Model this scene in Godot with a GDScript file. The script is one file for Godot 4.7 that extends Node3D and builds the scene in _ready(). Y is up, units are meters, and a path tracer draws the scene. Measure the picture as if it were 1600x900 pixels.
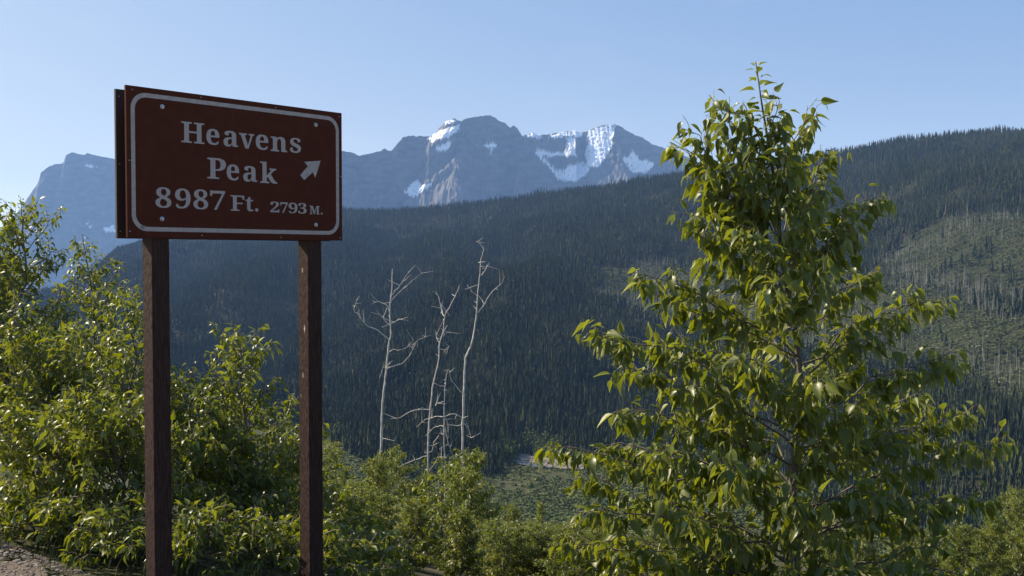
extends Node3D
# A brown roadside sign above a forested valley, saplings round it, snowy peaks far behind.
# One unit is one metre, y is up, the camera looks along -z; "depth" below means -z.

const EYE := Vector3(0, 1.6, 0)
const FOCAL := 1600.0
const PITCH := -0.030615
var rng := RandomNumberGenerator.new()
var relief := FastNoiseLite.new()
var fine := FastNoiseLite.new()
var crag := FastNoiseLite.new()
var patchy := FastNoiseLite.new()
var names := {}
var leaf_mesh := []
var leaf_mesh_warm := []
var far_leaf_mesh := []
var bark: StandardMaterial3D
var twig_mat: StandardMaterial3D

# ---------------------------------------------------------------- small helpers
func lin(r: float, g: float, b: float) -> Color:
	return Color(r, g, b).linear_to_srgb()

func mat(r: float, g: float, b: float, rough := 0.9, spec := 0.5) -> StandardMaterial3D:
	var m := StandardMaterial3D.new()
	m.albedo_color = lin(r, g, b)
	m.roughness = rough
	m.metallic_specular = spec
	return m

func tinted(rough := 0.95) -> StandardMaterial3D:
	var m := StandardMaterial3D.new()
	m.vertex_color_use_as_albedo = true
	m.roughness = rough
	m.metallic_specular = 0.2
	return m

func noise_tex(freq: float, a: Color, b: Color, seed_: int, size := 512, as_normal := false, bump := 4.0) -> NoiseTexture2D:
	var t := NoiseTexture2D.new()
	var n := FastNoiseLite.new()
	n.seed = seed_
	n.frequency = freq
	n.fractal_octaves = 5
	t.noise = n
	t.width = size
	t.height = size
	t.seamless = true
	if as_normal:
		t.as_normal_map = true
		t.bump_strength = bump
	else:
		var g := Gradient.new()
		g.set_color(0, a)
		g.set_color(1, b)
		t.color_ramp = g
	return t

func numbered(called: String) -> String:
	if not names.has(called):
		names[called] = 0
		return called
	names[called] += 1
	return "%s_%03d" % [called, names[called]]

func meta(o: Node, label: String, category: String, group := "", kind := "") -> void:
	if label: o.set_meta("label", label)
	if category: o.set_meta("category", category)
	if group: o.set_meta("group", group)
	if kind: o.set_meta("kind", kind)

func thing(called: String, label: String, category: String, at := Vector3.ZERO, group := "") -> Node3D:
	var o := Node3D.new()
	o.name = numbered(called)
	o.position = at
	meta(o, label, category, group)
	add_child(o)
	return o

func part(called: String, m: Mesh, material: Material, parent: Node, at := Transform3D()) -> MeshInstance3D:
	var o := MeshInstance3D.new()
	o.name = called
	o.mesh = m
	if material: o.material_override = material
	o.transform = at
	parent.add_child(o, true)
	return o

func structure(called: String, m: Mesh, material: Material, label: String, at := Transform3D()) -> MeshInstance3D:
	var o := part(numbered(called), m, material, self, at)
	meta(o, label, called.replace("_", " "), "", "structure")
	return o

func scatter(called: String, m: Mesh, material: Material, where: Array, tints: PackedColorArray, parent: Node) -> MultiMeshInstance3D:
	var mm := MultiMesh.new()
	mm.transform_format = MultiMesh.TRANSFORM_3D
	mm.use_colors = tints.size() > 0
	mm.mesh = m
	mm.instance_count = where.size()
	for i in where.size():
		var w: Transform3D = where[i]
		mm.set_instance_transform(i, w)
	for i in tints.size():
		var c: Color = tints[i]
		mm.set_instance_color(i, c)
	var o := MultiMeshInstance3D.new()
	o.name = called
	o.multimesh = mm
	if material: o.material_override = material
	o.set_meta("kind", "stuff")
	parent.add_child(o, true)
	return o

func arrays_mesh(v: PackedVector3Array, idx: PackedInt32Array, smooth := true, cols := PackedColorArray(), uv := PackedVector2Array()) -> ArrayMesh:
	var a := []
	a.resize(Mesh.ARRAY_MAX)
	a[Mesh.ARRAY_VERTEX] = v
	a[Mesh.ARRAY_INDEX] = idx
	if smooth:
		var n := PackedVector3Array()
		n.resize(v.size())
		for i in range(0, idx.size(), 3):
			var p := idx[i]
			var q := idx[i + 1]
			var r := idx[i + 2]
			var f := (v[r] - v[p]).cross(v[q] - v[p])
			n[p] += f
			n[q] += f
			n[r] += f
		for i in n.size():
			n[i] = n[i].normalized()
		a[Mesh.ARRAY_NORMAL] = n
	if cols.size(): a[Mesh.ARRAY_COLOR] = cols
	if uv.size(): a[Mesh.ARRAY_TEX_UV] = uv
	var m := ArrayMesh.new()
	m.add_surface_from_arrays(Mesh.PRIMITIVE_TRIANGLES, a)
	return m

class Bag:
	var v := PackedVector3Array()
	var i := PackedInt32Array()

func tube(b: Bag, pts: PackedVector3Array, r0: float, r1: float, sides := 6, wobble := 0.0) -> void:
	var n := pts.size()
	var start := b.v.size()
	var side := Vector3.ZERO
	for k in n:
		var t := (pts[mini(k + 1, n - 1)] - pts[maxi(k - 1, 0)]).normalized()
		if side == Vector3.ZERO:
			side = t.cross(Vector3(0.31, 0.2, 0.93)).normalized()
		side = (side - t * side.dot(t)).normalized()
		var other := t.cross(side)
		var r := lerpf(r0, r1, k / float(n - 1)) * (1.0 + wobble * sin(k * 2.7 + r0 * 900.0))
		for s in sides:
			var a := TAU * s / sides
			b.v.append(pts[k] + (side * cos(a) + other * sin(a)) * r)
	for k in n - 1:
		for s in sides:
			var p := start + k * sides + s
			var q := start + k * sides + (s + 1) % sides
			b.i.append_array([p, p + sides, q, q, p + sides, q + sides])
	b.v.append(pts[n - 1])
	var tip := b.v.size() - 1
	for s in sides:
		b.i.append_array([start + (n - 1) * sides + s, tip, start + (n - 1) * sides + (s + 1) % sides])

func box(b: Bag, lo: Vector3, hi: Vector3, bevel := 0.0) -> void:
	# a box with bevelled upright edges, bottom and top closed
	var c := [Vector2(lo.x + bevel, lo.z), Vector2(hi.x - bevel, lo.z), Vector2(hi.x, lo.z + bevel), Vector2(hi.x, hi.z - bevel), Vector2(hi.x - bevel, hi.z), Vector2(lo.x + bevel, hi.z), Vector2(lo.x, hi.z - bevel), Vector2(lo.x, lo.z + bevel)]
	if bevel == 0.0:
		c = [Vector2(lo.x, lo.z), Vector2(hi.x, lo.z), Vector2(hi.x, hi.z), Vector2(lo.x, hi.z)]
	var n := c.size()
	for k in n:
		var p: Vector2 = c[k]
		var q: Vector2 = c[(k + 1) % n]
		var s := b.v.size()
		b.v.append_array([Vector3(p.x, lo.y, p.y), Vector3(q.x, lo.y, q.y), Vector3(q.x, hi.y, q.y), Vector3(p.x, hi.y, p.y)])
		b.i.append_array([s, s + 2, s + 3, s, s + 1, s + 2])
	for e in 2:
		var s := b.v.size()
		for k in n:
			var p: Vector2 = c[k]
			b.v.append(Vector3(p.x, hi.y if e else lo.y, p.y))
		for k in range(1, n - 1):
			b.i.append_array([s, s + k, s + k + 1] if e else [s, s + k + 1, s + k])

func smoothed(pts: PackedVector3Array, per := 4) -> PackedVector3Array:
	var out := PackedVector3Array()
	var n := pts.size()
	for k in n - 1:
		var a := pts[maxi(k - 1, 0)]
		var d := pts[mini(k + 2, n - 1)]
		for j in per:
			out.append(pts[k].cubic_interpolate(pts[k + 1], a, d, j / float(per)))
	out.append(pts[n - 1])
	return out

# ---------------------------------------------------------------- photograph pixel <-> place
func at_px(u: float, v: float, depth: float) -> Vector3:
	var r := Basis(Vector3.RIGHT, PITCH) * Vector3((u - 800.0) / FOCAL, (450.0 - v) / FOCAL, -1.0)
	return EYE + r * (depth / -r.z)

func px_of(p: Vector3) -> Vector2:
	var c := Basis(Vector3.RIGHT, -PITCH) * (p - EYE)
	return Vector2(800.0 + FOCAL * c.x / -c.z, 450.0 - FOCAL * c.y / -c.z)

func table(t: Array, x: float) -> float:
	if x <= t[0][0]: return t[0][1]
	for k in t.size() - 1:
		if x <= t[k + 1][0]:
			return lerpf(t[k][1], t[k + 1][1], (x - t[k][0]) / (t[k + 1][0] - t[k][0]))
	return t[-1][1]

# ---------------------------------------------------------------- terrain
const VALLEY := -150.0
# skyline of the wooded ridge: tangent of the bearing, photograph row
var ridge_rows := [[-1.2, 480.0], [-0.62, 470.0], [-0.5, 460.0], [-0.44, 445.0], [-0.415, 425.0], [-0.385, 385.0], [-0.33, 362.0], [-0.25, 338.0], [-0.16, 324.0], [-0.12, 324.0], [-0.06, 316.0], [0.0, 305.0], [0.06, 291.0], [0.12, 277.0], [0.155, 270.0], [0.22, 254.0], [0.28, 240.0], [0.33, 229.0], [0.375, 213.0], [0.44, 201.0], [0.5, 196.0], [0.62, 188.0], [1.2, 200.0]]
var ridge_far := [[-1.2, 3000.0], [-0.5, 3700.0], [-0.3, 3600.0], [-0.15, 3200.0], [0.1, 2800.0], [0.5, 2300.0], [1.2, 2000.0]]
var foot_far := [[-1.2, 900.0], [-0.26, 900.0], [-0.19, 860.0], [-0.14, 735.0], [-0.1, 706.0], [-0.012, 706.0], [0.008, 785.0], [0.12, 770.0], [0.2, 710.0], [0.3, 610.0], [0.4, 525.0], [0.5, 508.0], [1.2, 500.0]]

func shoulder_edge(x: float) -> float:
	return clampf(5.5 - 0.8 * (x + 2.85), 3.3, 8.0)

func ground(x: float, d: float) -> float:
	var t := d - shoulder_edge(x)
	if t <= 0.0: return 0.0
	var near := -0.3 * (sqrt(t * t + 1.2) - 1.0954)
	if d < 400.0:
		return near + relief.get_noise_2d(x * 9.0, d * 9.0) * 0.25 * smoothstep(1.0, 8.0, t)
	var s := x / d
	var low := VALLEY + fine.get_noise_2d(x * 0.6, d * 0.6) * 1.2
	var foot := table(foot_far, s)
	if d <= foot:
		return maxf(near, low)
	var far := table(ridge_far, s)
	var top := EYE.y + (401.0 - table(ridge_rows, s)) / FOCAL * far - 15.0
	var f := (d - foot) / (far - foot)
	if f >= 1.0:
		return top - (d - far) * 0.3 - pow((d - far) * 0.02, 2.0)
	var h := lerpf(low, top, pow(f, 1.1))
	var swell := smoothstep(0.0, 0.15, f) * smoothstep(1.0, 0.82, f)
	h += (relief.get_noise_2d(x, d * 0.35) * 55.0 + absf(crag.get_noise_2d(x * 0.5, d * 0.12)) * -60.0 + fine.get_noise_2d(x, d) * 7.0) * swell
	return h

func build_terrain() -> void:
	var ss := PackedFloat32Array()
	var s := -1.2
	while s <= 1.2001:
		ss.append(s)
		s += 0.008 if absf(s) < 0.6 else 0.04
	var ds := PackedFloat32Array()
	var d := 3.0
	while d < 4600.0:
		ds.append(d)
		d *= 1.045 if d < 500.0 else 1.018
	var v := PackedVector3Array()
	var c := PackedColorArray()
	var w := ss.size()
	for j in ds.size():
		for i in w:
			var x := ss[i] * ds[j]
			var y := ground(x, ds[j])
			v.append(Vector3(x, y - 0.01 - (0.05 if ds[j] < 6.0 else 0.0), -ds[j]))
			var n := fine.get_noise_2d(x * 3.0, ds[j] * 3.0) * 0.5 + 0.5
			var k := patchy.get_noise_2d(x, ds[j]) * 0.5 + 0.5
			if ds[j] < 400.0:
				c.append(Color(0.05, 0.055, 0.025).lerp(Color(0.1, 0.085, 0.05), n))
			elif ds[j] < table(foot_far, ss[i]) + 20.0:
				c.append(Color(0.055, 0.07, 0.03).lerp(Color(0.125, 0.12, 0.065), n * 0.55 + k * 0.45))
			else:
				var open := in_burn(px_of(v[-1]), x, ds[j])
				var wood := Color(0.03, 0.034, 0.02).lerp(Color(0.045, 0.042, 0.026), n)
				c.append(wood.lerp(Color(0.032, 0.042, 0.017).lerp(Color(0.068, 0.07, 0.036), n), open))
	var idx := PackedInt32Array()
	for j in ds.size() - 1:
		for i in w - 1:
			var p := j * w + i
			idx.append_array([p, p + w, p + 1, p + 1, p + w, p + w + 1])
	var soil := tinted()
	soil.albedo_texture = noise_tex(0.04, Color(0.55, 0.55, 0.5), Color(1, 1, 1), 71, 1024)
	soil.uv1_triplanar = true
	soil.uv1_world_triplanar = true
	soil.uv1_scale = Vector3.ONE * 0.017
	structure("hillside", arrays_mesh(v, idx, true, c), soil, "wooded valley side falling from the road and rising to the ridge")

var burn_areas := [
	PackedVector2Array([Vector2(1290, 520), Vector2(1335, 455), Vector2(1390, 395), Vector2(1440, 350), Vector2(1500, 335), Vector2(1600, 322), Vector2(1760, 300), Vector2(1760, 690), Vector2(1640, 668), Vector2(1570, 640), Vector2(1500, 600), Vector2(1455, 560), Vector2(1400, 590), Vector2(1330, 590)]),
	PackedVector2Array([Vector2(925, 420), Vector2(990, 408), Vector2(1060, 415), Vector2(1140, 440), Vector2(1240, 450), Vector2(1340, 440), Vector2(1340, 570), Vector2(1230, 560), Vector2(1120, 525), Vector2(1010, 500), Vector2(935, 470)])]

func in_burn(p: Vector2, x: float, d: float) -> float:
	if p.x < 900.0 or p.y < 290.0 or p.y > 720.0: return 0.0
	var q := p + Vector2(patchy.get_noise_2d(x * 2.0, d * 2.0), patchy.get_noise_2d(x * 2.0 + 900.0, d * 2.0)) * 34.0
	for a in burn_areas:
		if Geometry2D.is_point_in_polygon(q, a): return 1.0
	return 0.0

# ---------------------------------------------------------------- far mountains
var crest := [[300, 300.0], [380, 268.0], [450, 246.0], [500, 240.0], [540, 237.0], [553, 239.0], [561, 244.0], [575, 241.0], [590, 238.0], [602, 233.0], [608, 236.5], [614, 235.0], [622, 224.0], [630, 215.0], [640, 213.0], [655, 213.5], [668, 214.0], [680, 210.0], [686, 202.0], [698, 190.0], [710, 186.0], [720, 191.0], [727, 187.0], [738, 184.0], [752, 182.5], [766, 181.0], [774, 185.0], [780, 190.0], [788, 192.0], [797, 201.0], [802, 196.5], [808, 201.0], [816, 213.0], [824, 211.0], [832, 208.5], [845, 212.0], [856, 210.5], [870, 208.0], [886, 206.0], [899, 205.0], [908, 207.5], [918, 205.0], [930, 200.0], [944, 196.0], [957, 194.5], [968, 198.0], [980, 206.0], [992, 212.0], [1003, 216.0], [1018, 226.0], [1034, 231.0], [1050, 237.0], [1075, 247.0], [1110, 262.0], [1160, 280.0], [1240, 310.0]]
var crest_west := [[-420, 420.0], [-200, 400.0], [-60, 390.0], [0, 362.0], [30, 330.0], [48, 305.0], [62, 285.0], [66, 270.0], [76, 262.0], [88, 257.0], [101, 256.0], [105, 244.0], [113, 238.5], [124, 241.0], [134, 243.0], [138, 239.5], [150, 243.0], [165, 246.0], [183, 249.0], [230, 258.0], [300, 272.0], [380, 262.0], [460, 290.0], [560, 330.0], [700, 360.0]]
# spurs that run from the crest towards the valley: column at the crest, column low down, reach, drop per metre, flank steepness west / east, drop at start
var spurs := [[718, 722, 560.0, 1.0, 0.95, 2.2, 8.0], [957, 968, 560.0, 0.88, 0.8, 2.0, 2.0], [612, 640, 420.0, 1.25, 2.6, 2.4, 60.0], [800, 826, 480.0, 1.2, 2.8, 2.2, 30.0], [560, 574, 460.0, 1.1, 2.6, 2.6, 40.0], [870, 884, 330.0, 1.5, 2.4, 2.6, 20.0], [1050, 1060, 460.0, 1.0, 2.0, 2.0, 30.0]]
# gentle shoulders below the crest: columns from, to, drop per metre, length
var benches := [[672.0, 717.0, 0.75, 150.0], [914.0, 957.0, 0.95, 330.0], [824.0, 846.0, 0.8, 30.0], [858.0, 910.0, 0.85, 40.0], [884.0, 900.0, 0.9, 190.0]]
var snow_areas := [
	[Vector2(668, 218), Vector2(672, 211), Vector2(690, 203), Vector2(704, 197), Vector2(719, 194), Vector2(717, 203), Vector2(704, 211), Vector2(690, 217), Vector2(675, 221)],
	[Vector2(694, 193), Vector2(708, 186), Vector2(715, 189), Vector2(706, 193), Vector2(696, 196)],
	[Vector2(680, 231), Vector2(690, 226), Vector2(703, 221), Vector2(706, 226), Vector2(697, 233), Vector2(686, 236)],
	[Vector2(632, 301), Vector2(645, 286), Vector2(651, 279), Vector2(657, 289), Vector2(664, 288), Vector2(674, 283), Vector2(670, 295), Vector2(655, 303), Vector2(640, 306)],
	[Vector2(754, 227), Vector2(768, 224), Vector2(778, 227), Vector2(770, 232), Vector2(768, 240), Vector2(764, 231)],
	[Vector2(824, 214), Vector2(832, 208), Vector2(842, 209), Vector2(847, 214), Vector2(838, 217)],
	[Vector2(856, 212), Vector2(880, 206), Vector2(900, 203), Vector2(912, 206), Vector2(908, 213), Vector2(885, 213), Vector2(862, 215)],
	[Vector2(918, 207), Vector2(935, 198), Vector2(960, 193), Vector2(959, 210), Vector2(954, 232), Vector2(945, 248), Vector2(935, 262), Vector2(918, 259), Vector2(914, 240), Vector2(919, 222)],
	[Vector2(886, 215), Vector2(898, 216), Vector2(899, 243), Vector2(886, 240)],
	[Vector2(866, 270), Vector2(885, 262), Vector2(910, 253), Vector2(922, 262), Vector2(915, 275), Vector2(895, 282), Vector2(875, 282)],
	[Vector2(838, 238), Vector2(842, 238), Vector2(882, 280), Vector2(874, 282)],
	[Vector2(972, 247), Vector2(990, 240), Vector2(1003, 250), Vector2(1022, 253), Vector2(1024, 258), Vector2(1008, 268), Vector2(995, 272), Vector2(982, 262)],
	[Vector2(836, 237), Vector2(895, 239), Vector2(905, 243), Vector2(840, 243)]]
var snow_west := [[Vector2(126, 257), Vector2(140, 259), Vector2(152, 263), Vector2(142, 263)], [Vector2(160, 357), Vector2(178, 353), Vector2(182, 362), Vector2(165, 362)], [Vector2(135, 351), Vector2(144, 353), Vector2(140, 357)]]

func crest_depth(u: float, dist: float, skew: float) -> float:
	# the crest runs obliquely: farther away towards the east
	return dist / (1.0 - skew * (u - 800.0) / FOCAL)

func build_mountain(called: String, label: String, line: Array, spur_list: Array, snow: Array, u0: float, u1: float, step: float, dist: float, steep: float, skew: float, seed_: int) -> void:
	var n1 := FastNoiseLite.new()
	n1.seed = seed_
	n1.frequency = 1.0 / 420.0
	n1.fractal_type = FastNoiseLite.FRACTAL_RIDGED
	n1.fractal_octaves = 5
	var n2 := FastNoiseLite.new()
	n2.seed = seed_ + 1
	n2.frequency = 1.0 / 110.0
	n2.fractal_octaves = 4
	var n3 := FastNoiseLite.new()
	n3.seed = seed_ + 2
	n3.frequency = 1.0 / 34.0
	var cols := int((u1 - u0) / step)
	var qs := PackedFloat32Array()
	var q := -900.0
	while q < 1100.0:
		qs.append(q)
		q += 60.0 if q < -150.0 else (6.0 if q < 380.0 else 24.0)
	var v := PackedVector3Array()
	var c := PackedColorArray()
	var polys := []
	for a in snow:
		polys.append(PackedVector2Array(a))
	for i in cols:
		var u := u0 + i * step
		var away := crest_depth(u, dist, skew)
		var k := away / FOCAL
		var x := (u - 800.0) * k
		var top := EYE.y + (401.0 - table(line, u)) * k + n3.get_noise_2d(x * 1.2, 40.0) * 7.0
		for qq in qs:
			# qq metres in front of the crest line; behind it the mountain falls away gently
			var h := top
			var rough := smoothstep(0.0, 70.0, absf(qq))
			if qq < 0.0:
				h = top + qq * 0.75
			else:
				h = top - qq * steep - 10.0 * smoothstep(0.0, 40.0, qq)
				for be in (benches if spur_list else []):
					var into: float = smoothstep(be[0] - 26.0, be[0] + 8.0, u) * smoothstep(be[1] + 4.0, be[1] - 4.0, u)
					if into > 0.0:
						h = lerpf(h, top - float(be[2]) * minf(qq, be[3]) - steep * maxf(qq - float(be[3]), 0.0), into)
				for sp in spur_list:
					var along: float = qq / float(sp[2])
					if along < 1.25:
						var k0 := crest_depth(float(sp[0]), dist, skew) / FOCAL
						var cx: float = (lerpf(sp[0], sp[1], along) - 800.0) * k0 + n2.get_noise_2d(qq * 0.9, sp[0]) * 55.0
						var ch: float = EYE.y + (401.0 - table(line, float(sp[0]))) * k0 - float(sp[6]) - qq * float(sp[3]) + n2.get_noise_2d(sp[0] * 3.0, qq * 1.3) * 22.0
						var sh: float = ch - (cx - x) * float(sp[4]) if x < cx else ch - (x - cx) * float(sp[5])
						h = maxf(h, sh)
				var h0 := h
				var under := px_of(Vector3(x, h, -(away - qq)))
				for a in polys:
					if Geometry2D.is_point_in_polygon(under, a): rough *= 0.35
				h += (n1.get_noise_2d(x * 1.3, h0 * 0.5) * 32.0 + n2.get_noise_2d(x * 1.2, h0 * 0.6) * 24.0 + n3.get_noise_2d(x * 1.2, h0 * 0.8) * 13.0) * rough
				# ledges: the beds of rock lie nearly level
				h += sin(h0 * 0.16 + n2.get_noise_2d(x * 0.3, h0 * 0.2) * 5.0) * 5.0 * rough
				h = maxf(h, -300.0 + n2.get_noise_2d(x, qq) * 20.0)
			h += n3.get_noise_2d(x * 1.3, qq) * 2.5
			var p := Vector3(x, h, -(away - qq))
			v.append(p)
			var px := px_of(p)
			var t := n2.get_noise_2d(x * 0.7, h * 3.0) * 0.5 + 0.5
			var col := Color(0.045, 0.043, 0.043).lerp(Color(0.2, 0.185, 0.17), t)
			# snow lies where the photograph shows it, broken up along the ledges
			var e := px + Vector2(n3.get_noise_2d(x * 1.1, h * 1.1) * 4.0, n2.get_noise_2d(x * 1.5, h * 1.5) * 4.0)
			for a in polys:
				if Geometry2D.is_point_in_polygon(e, a):
					var bare := n3.get_noise_2d(x * 0.55, h * 2.6) + 0.5 * n3.get_noise_2d(x * 2.0 + 500.0, h * 3.0)
					col = Color(0.8, 0.81, 0.83).lerp(col, smoothstep(0.34, 0.55, bare))
			c.append(col)
	var idx := PackedInt32Array()
	var w := qs.size()
	for i in cols - 1:
		for j in w - 1:
			var p := i * w + j
			idx.append_array([p, p + w, p + 1, p + 1, p + w, p + w + 1])
	structure(called, arrays_mesh(v, idx, true, c), tinted(), label)

# ---------------------------------------------------------------- far woods
func conifer_crown(r: RandomNumberGenerator, slim: float) -> ArrayMesh:
	var b := Bag.new()
	var tiers := 7
	for k in tiers:
		var f := k / float(tiers)
		var y0 := 0.1 + 0.9 * f
		var y1 := minf(y0 + 0.3 - 0.1 * f, 1.0 if k == tiers - 1 else 2.0)
		var rad := slim * (1.0 - f) * r.randf_range(0.85, 1.15) + 0.012
		var s := b.v.size()
		b.v.append(Vector3(r.randf_range(-0.008, 0.008), minf(y1, 1.0), r.randf_range(-0.008, 0.008)))
		var turn := r.randf() * TAU
		for a in 9:
			var rr := rad * (r.randf_range(0.8, 1.2) if a % 2 else r.randf_range(0.35, 0.6))
			b.v.append(Vector3(cos(turn + TAU * a / 9.0) * rr, y0 - (0.03 if a % 2 else -0.01), sin(turn + TAU * a / 9.0) * rr))
		for a in 9:
			b.i.append_array([s, s + 1 + a, s + 1 + (a + 1) % 9])
	return arrays_mesh(b.v, b.i, false)

func trunk_mesh(r0: float, r1: float, h: float) -> ArrayMesh:
	var b := Bag.new()
	tube(b, PackedVector3Array([Vector3(0, -0.03, 0), Vector3(0, h, 0)]), r0, r1, 5)
	return arrays_mesh(b.v, b.i)

func clump(r: RandomNumberGenerator, n: int, size: float, tall: float) -> ArrayMesh:
	var b := Bag.new()
	for k in n:
		var p := Vector3(r.randfn(), 0, r.randfn()).limit_length(1.6) * 0.3
		p.y = r.randf() * tall * (1.0 - p.length() * 0.9)
		var a := Vector3(r.randfn(), r.randfn(), r.randfn()).normalized()
		var c := a.cross(Vector3(r.randfn(), r.randfn(), r.randfn())).normalized()
		var s := b.v.size()
		var z := size * r.randf_range(0.6, 1.3)
		b.v.append_array([p - a * z, p + c * z * 0.7, p + a * z, p - c * z * 0.7])
		b.i.append_array([s, s + 1, s + 2, s, s + 2, s + 3])
	return arrays_mesh(b.v, b.i, false)

func snag_mesh(r: RandomNumberGenerator) -> ArrayMesh:
	var b := Bag.new()
	var lean := Vector3(r.randfn() * 0.03, 1, r.randfn() * 0.03)
	tube(b, PackedVector3Array([Vector3(0, -0.05, 0), lean * 0.5, lean]), 0.0115, 0.004, 4)
	for k in 7:
		var y := r.randf_range(0.35, 0.95)
		var a := r.randf() * TAU
		var l := 0.07 * (1.1 - y) + 0.015
		tube(b, PackedVector3Array([lean * y, lean * y + Vector3(cos(a) * l, r.randf_range(-0.02, 0.03), sin(a) * l)]), 0.003, 0.0015, 3)
	return arrays_mesh(b.v, b.i)

func build_woods() -> void:
	var r := RandomNumberGenerator.new()
	r.seed = 77
	var crowns := []
	for k in 5:
		crowns.append(conifer_crown(r, [0.1, 0.125, 0.15, 0.11, 0.17][k]))
	var stems := trunk_mesh(0.014, 0.004, 0.9)
	var round_crowns := [clump(r, 150, 0.07, 1.0), clump(r, 150, 0.075, 0.95)]
	var needle := tinted(0.9)
	var spots := []
	# every tree: [depth, place, height, kind, tint]
	var wood := [[], [], [], [], []]
	var tint := [PackedColorArray(), PackedColorArray(), PackedColorArray(), PackedColorArray(), PackedColorArray()]
	var near := []
	var dead := []
	var brush := []
	var brush_tint := PackedColorArray()
	var d := 490.0
	while d < 3900.0:
		var gap := 5.4 * pow(d / 900.0, 0.28)
		var s_step := gap / d
		var s := -0.56
		while s < 0.57:
			s += s_step * r.randf_range(0.6, 1.4)
			var dd := d + r.randf_range(-0.6, 0.6) * gap
			var foot := table(foot_far, s) - 8.0
			if dd < foot or dd > table(ridge_far, s) + 45.0:
				continue
			var x := s * dd
			var y := ground(x, dd)
			var p := Vector3(x, y, -dd)
			var px := px_of(p)
			if px.y > 930.0: continue
			var size := (0.45 + 0.85 * sqrt(r.randf())) * (1.0 + 0.5 * fine.get_noise_2d(x * 0.8 + 50.0, dd * 0.8)) * (16.0 + 4.0 * patchy.get_noise_2d(x * 0.5, dd * 0.5))
			var open := in_burn(px, x, dd)
			if open > 0.0 and r.randf() > 0.035 + 0.25 * smoothstep(0.25, 0.5, patchy.get_noise_2d(x * 1.3 + 77.0, dd * 1.3)):
				for copy in 2:
					if r.randf() < 0.36 * smoothstep(-0.35, 0.4, fine.get_noise_2d(x * 0.6, dd * 0.6)): dead.append(Transform3D(Basis(Vector3.UP, r.randf() * TAU).scaled(Vector3.ONE * (5.0 + 18.0 * r.randf() * r.randf() + 3.0 * r.randf())), p + Vector3(r.randf_range(-3, 3), 0, 0)))
				for m in 5:
					var bx := x + r.randf_range(-4, 4)
					var bd := dd + r.randf_range(-4, 4)
					brush.append(Transform3D(Basis(Vector3.UP, r.randf() * TAU).scaled(Vector3(1, 0.6, 1) * r.randf_range(1.6, 4.0)), Vector3(bx, ground(bx, bd), -bd)))
					var bt := r.randf()
					brush_tint.append(Color(0.044, 0.058, 0.02).lerp(Color(0.15, 0.155, 0.075), bt * bt))
				continue
			if open == 0.0 and r.randf() < 0.006: dead.append(Transform3D(Basis(Vector3.UP, r.randf() * TAU).scaled(Vector3.ONE * r.randf_range(12.0, 20.0)), p))
			var thin := patchy.get_noise_2d(x * 1.7, dd * 1.7)
			if r.randf() < 0.14 + 0.5 * smoothstep(0.25, 0.6, thin): continue
			var kind := r.randi() % 5
			var g := clampf(r.randf() * 0.7 + 0.4 * thin + 0.15, 0.0, 1.0)
			var col := Color(0.017, 0.025, 0.011).lerp(Color(0.064, 0.072, 0.028), g * g)
			if r.randf() < 0.012: col = Color(0.08, 0.07, 0.045)
			var edge := dd - foot
			var leafy := edge < 46.0 and patchy.get_noise_2d(x * 3.0, dd) > 0.2
			if leafy:
				size *= 0.62
				col = Color(0.075, 0.1, 0.028).lerp(Color(0.11, 0.12, 0.04), r.randf())
			var basis := Basis(Vector3.UP, r.randf() * TAU).scaled(Vector3(1, 1, 1) * size)
			if edge < 60.0 and absf(s) < 0.5:
				near.append([dd, p, size, kind, col, leafy, basis])
			else:
				wood[kind].append(Transform3D(basis, p))
				tint[kind].append(col)
		d += gap
	# the nearest trees of the valley floor are things of their own
	near.sort_custom(func(a, b): return a[0] < b[0])
	var front_mats := []
	for c in [[0.018, 0.03, 0.014], [0.03, 0.043, 0.018], [0.048, 0.06, 0.024]]:
		front_mats.append(mat(c[0], c[1], c[2], 0.9, 0.2))
	var leafy_mats := [mat(0.075, 0.1, 0.028, 0.8, 0.2), mat(0.1, 0.115, 0.04, 0.8, 0.2)]
	var trunk_mat := mat(0.11, 0.09, 0.07)
	var made := [0, 0]
	for t in near:
		var is_leafy: bool = t[5]
		var px := px_of(t[1])
		var which := 1 if is_leafy else 0
		if made[which] >= 280 or px.x < -10 or px.x > 1610:
			wood[t[3]].append(Transform3D(t[6], t[1]))
			tint[t[3]].append(t[4])
			continue
		made[which] += 1
		var o: Node3D
		if is_leafy:
			o = thing("valley_broadleaf", "small olive green broadleaf tree at the edge of the valley meadow", "tree", t[1], "broadleaf trees along the valley meadow")
			part("crown", round_crowns[t[3] % 2], leafy_mats[t[3] % 2], o, Transform3D(t[6].scaled(Vector3(0.85, 1, 0.85)), Vector3(0, t[2] * 0.08, 0)))
		else:
			o = thing("valley_conifer", "dark green conifer standing in the front rank of the valley forest", "tree", t[1], "conifers in the front rank of the valley forest")
			part("crown", crowns[t[3]], front_mats[t[3] % 3], o, Transform3D(t[6], Vector3.ZERO))
		part("trunk", stems, trunk_mat, o, Transform3D(t[6], Vector3.ZERO))
	var forest := thing("conifer_forest", "dense dark conifer forest covering the ridge behind the sign", "forest")
	forest.set_meta("kind", "stuff")
	for k in 5:
		scatter("conifers", crowns[k], needle, wood[k], tint[k], forest)
	# bleached dead trunks of the old burn: the largest ones singly, the rest as one mass
	dead.sort_custom(func(a, b): return a.basis.y.length() / -a.origin.z > b.basis.y.length() / -b.origin.z)
	var snag_mat := mat(0.25, 0.235, 0.21)
	var snags := [snag_mesh(r), snag_mesh(r), snag_mesh(r), snag_mesh(r)]
	var rest := []
	var alone := 0
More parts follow.
